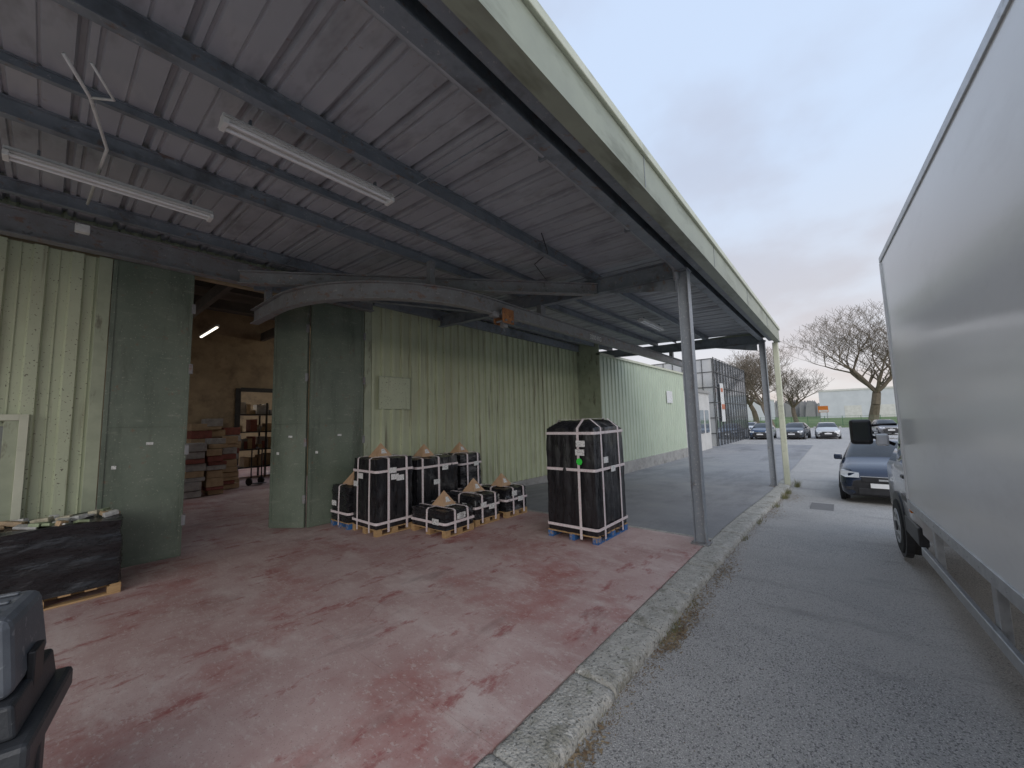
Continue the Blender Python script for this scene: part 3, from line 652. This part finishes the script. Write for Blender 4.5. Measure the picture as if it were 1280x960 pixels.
box('mirror_lower',8.14,8.22,-.08,.07,1.48,1.66,M['truckcab'],TK,.03)
for y in(-.35,-1.9): box('headlamp',9.36,9.5,y-.16,y+.16,.78,.98,M['head'],TK,.03)
box('windscreen_wiper_cowl',8.72,8.84,-1.95,-.3,1.36,1.43,M['black'],TK,.01)

# ------------------------------------------------------------ trees (bare, winter)
def tree(name,x,y,z,Ht,spread,seed,trunk=.45,depth=7):
    rnd=random.Random(seed); V=[];F=[]
    def seg(a,b,ra,rb,n):
        d=(b-a).normalized(); s=d.cross(Vector((.3,.2,1)) if abs(d.z)<.95 else Vector((1,0,0))).normalized(); u=s.cross(d); k=len(V)
        for p,r in((a,ra),(b,rb)):
            for i in range(n):
                t=2*math.pi*i/n; V.append(p+s*math.cos(t)*r+u*math.sin(t)*r)
        for i in range(n): F.append((k+i,k+(i+1)%n,k+n+(i+1)%n,k+n+i))
    def grow(p,d,l,r,lev):
        n=8 if lev<2 else (5 if lev<4 else 3)
        steps=3 if lev<4 else 2
        for q in range(steps):
            nd=(d+Vector((rnd.gauss(0,.13),rnd.gauss(0,.13),rnd.gauss(.05,.08)))).normalized()
            e=p+nd*l/steps; r2=max(.012,r*(.88 if lev else .9))
            seg(p,e,r,r2,n); p=e; d=nd; r=r2
            if lev>=1 and lev<depth-1 and q<steps-1:
                a=rnd.uniform(0,6.28); sd=Vector((math.cos(a),math.sin(a),rnd.uniform(-.1,.7))).normalized()
                grow(p,(d*.6+sd*.8).normalized(),l*.55,r*.5,lev+2)
        if lev>=depth: return
        c=5 if lev==0 else (3 if lev<3 else rnd.choice([2,3]))
        a0=rnd.uniform(0,6.28)
        for i in range(c):
            a=a0+i*6.283/c+rnd.uniform(-.4,.4)
            sd=Vector((math.cos(a)*spread,math.sin(a)*spread,rnd.uniform(.0,.55)))
            grow(p,(d*.75+sd).normalized(),l*rnd.uniform(.65,.86),max(.012,r*(.60 if lev==0 else .66)),lev+1)
    l0=Ht*.17
    grow(Vector((0,0,0)),Vector((0,0,1)),l0,trunk,0)
    mz=max(v.z for v in V); k=Ht/mz
    o=mesh_obj(name,[Vector((v.x*k,v.y*k,v.z*k)) for v in V],F,M['bark']); o.location=(x,y,z); return o
tree('bare_tree',98,-4.2,-.5,23,.85,5,.50,7)
tree('bare_tree',88,10.2,-.5,16,.85,8,.32,7)
tree('bare_tree',118,17,-.5,17,.85,12,.4,6)
tree('bare_tree',110,8,-.5,13,.85,21,.3,6)
DW=root('distant_industrial_building'); box('hall',240,280,-70,8,-.5,12,M['paleind'],DW); boxes('doors',[(239.9,239.98,-40+i*11,-34+i*11,-.5,5) for i in range(4)],M['offwhite'],DW); box('roof_band',239.8,280,-70.1,8.1,12,12.8,M['offwhite'],DW)
DW=root('distant_industrial_building'); box('hall',190,220,24,60,-.5,8,M['paleind'],DW); box('roof_band',189.8,220,23.9,60.1,8,8.6,M['offwhite'],DW)
V=[];F=[]
for i in range(700):
    yy=-500+i*1.6+random.uniform(-1,1); hh=9+6*noise.noise(Vector((i*.05,0,0)))+random.uniform(-1.5,2); xx=330+random.uniform(-6,6)
    for k in range(3):
        c=Vector((xx+random.uniform(-3,3),yy+random.uniform(-2,2),-.5)); n=len(V); w=random.uniform(1.5,3)
        V.extend([c+Vector((0,-w,0)),c+Vector((0,w,0)),c+Vector((0,w*.7,hh*.7)),c+Vector((0,0,hh)),c+Vector((0,-w*.8,hh*.75))]); F.append((n,n+1,n+2,n+3,n+4))
mesh_obj('distant_treeline',V,F,M['hedge'])
fn=root('mesh_fence')
boxes('posts',[(92,92.08,-60+i*2.5,-59.92+i*2.5,-.5,1.4) for i in range(36)],M['fence'],fn)
boxes('rails',[(92.02,92.05,-60,28,z,z+.04) for z in [-.2+.3*i for i in range(6)]],M['fence'],fn)
sg=root('roadside_sign',(112,3.2,-.5)); boxes('legs',[(0,.1,-.7,-.6,0,3),(0,.1,.6,.7,0,3)],M['steel'],sg); box('panel',-.05,0,-.9,.9,2.6,4.0,M['signorange'],sg); box('panel_white',-.08,-.052,-.8,.8,2.7,3.1,M['label'],sg)

# ------------------------------------------------------------ camera
psi=math.radians(39.9); th=math.radians(5.37); ro=math.radians(1.5)
fw=Vector((math.cos(psi)*math.cos(th),math.sin(psi)*math.cos(th),math.sin(th)))
r0=Vector((math.sin(psi),-math.cos(psi),0)); u0=r0.cross(fw)
rt=r0*math.cos(ro)-u0*math.sin(ro); up=u0*math.cos(ro)+r0*math.sin(ro)
cam=bpy.data.cameras.new('Camera'); co=bpy.data.objects.new('Camera',cam); COL.objects.link(co)
m=Matrix((rt,up,-fw)).transposed().to_4x4(); m.translation=Vector((0,0,H)); co.matrix_world=m
cam.sensor_width=36; cam.lens=36*490/1280; cam.clip_start=.05; cam.clip_end=4000
S.camera=co
# ------------------------------------------------------------ light
SE=math.radians(30); sd=Vector((-.75,-.66,0)).normalized()
sv=Vector((sd.x*math.cos(SE),sd.y*math.cos(SE),math.sin(SE)))
sun=bpy.data.lights.new('sun','SUN'); sun.energy=1.5; sun.angle=math.radians(60); sun.color=(1,.96,.91)
so=bpy.data.objects.new('sun',sun); COL.objects.link(so); so.rotation_euler=sv.to_track_quat('Z','Y').to_euler()
W=bpy.data.worlds.new('World'); S.world=W; W.use_nodes=True; nt=W.node_tree; N=nt.nodes; L=nt.links
bg=N['Background']; bg.inputs['Strength'].default_value=.15
sky=N.new('ShaderNodeTexSky'); sky.sky_type='NISHITA'; sky.sun_disc=False; sky.sun_elevation=SE; sky.sun_rotation=math.atan2(sd.x,sd.y)
tc=N.new('ShaderNodeTexCoord'); sx=N.new('ShaderNodeSeparateXYZ'); L.new(tc.outputs['Generated'],sx.inputs[0])
cr=N.new('ShaderNodeValToRGB'); e=cr.color_ramp.elements
e[0].position=0; e[0].color=(.68,.64,.63,1); e[1].position=1; e[1].color=(.53,.65,.86,1)
x=e.new(.10); x.color=(.68,.66,.68,1)
x=e.new(.25); x.color=(.61,.65,.73,1)
x=e.new(.5); x.color=(.56,.67,.85,1)
L.new(sx.outputs[2],cr.inputs[0])
ad=N.new('ShaderNodeMath'); ad.operation='ADD'; ad.inputs[1].default_value=.25; L.new(sx.outputs[2],ad.inputs[0])
mx_=N.new('ShaderNodeMath'); mx_.operation='MAXIMUM'; mx_.inputs[1].default_value=.05; L.new(ad.outputs[0],mx_.inputs[0])
vd=N.new('ShaderNodeVectorMath'); vd.operation='DIVIDE'; L.new(tc.outputs['Generated'],vd.inputs[0])
cb=N.new('ShaderNodeCombineXYZ'); 
for i in range(3): L.new(mx_.outputs[0],cb.inputs[i])
L.new(cb.outputs[0],vd.inputs[1])
nz=N.new('ShaderNodeTexNoise'); nz.inputs['Scale'].default_value=1.9; nz.inputs['Detail'].default_value=5; nz.inputs['Roughness'].default_value=.5; L.new(vd.outputs[0],nz.inputs['Vector'])
mr=N.new('ShaderNodeMapRange'); mr.interpolation_type='SMOOTHSTEP'; mr.inputs['From Min'].default_value=.36; mr.inputs['From Max'].default_value=.60; L.new(nz.outputs['Fac'],mr.inputs[0])
cm=N.new('ShaderNodeMix'); cm.data_type='RGBA'; L.new(mr.outputs[0],cm.inputs[0]); L.new(cr.outputs[0],cm.inputs[6])
c2=N.new('ShaderNodeMix'); c2.data_type='RGBA'; c2.blend_type='MULTIPLY'; c2.inputs[0].default_value=1; L.new(cr.outputs[0],c2.inputs[6]); c2.inputs[7].default_value=(.90,.84,.81,1)
L.new(c2.outputs[2],cm.inputs[7])
sc=N.new('ShaderNodeVectorMath'); sc.operation='SCALE'; sc.inputs['Scale'].default_value=8.0; L.new(cm.outputs[2],sc.inputs[0])
fm=N.new('ShaderNodeMix'); fm.data_type='RGBA'; fm.inputs[0].default_value=.94; L.new(sky.outputs[0],fm.inputs[6]); L.new(sc.outputs[0],fm.inputs[7])
L.new(fm.outputs[2],bg.inputs['Color'])
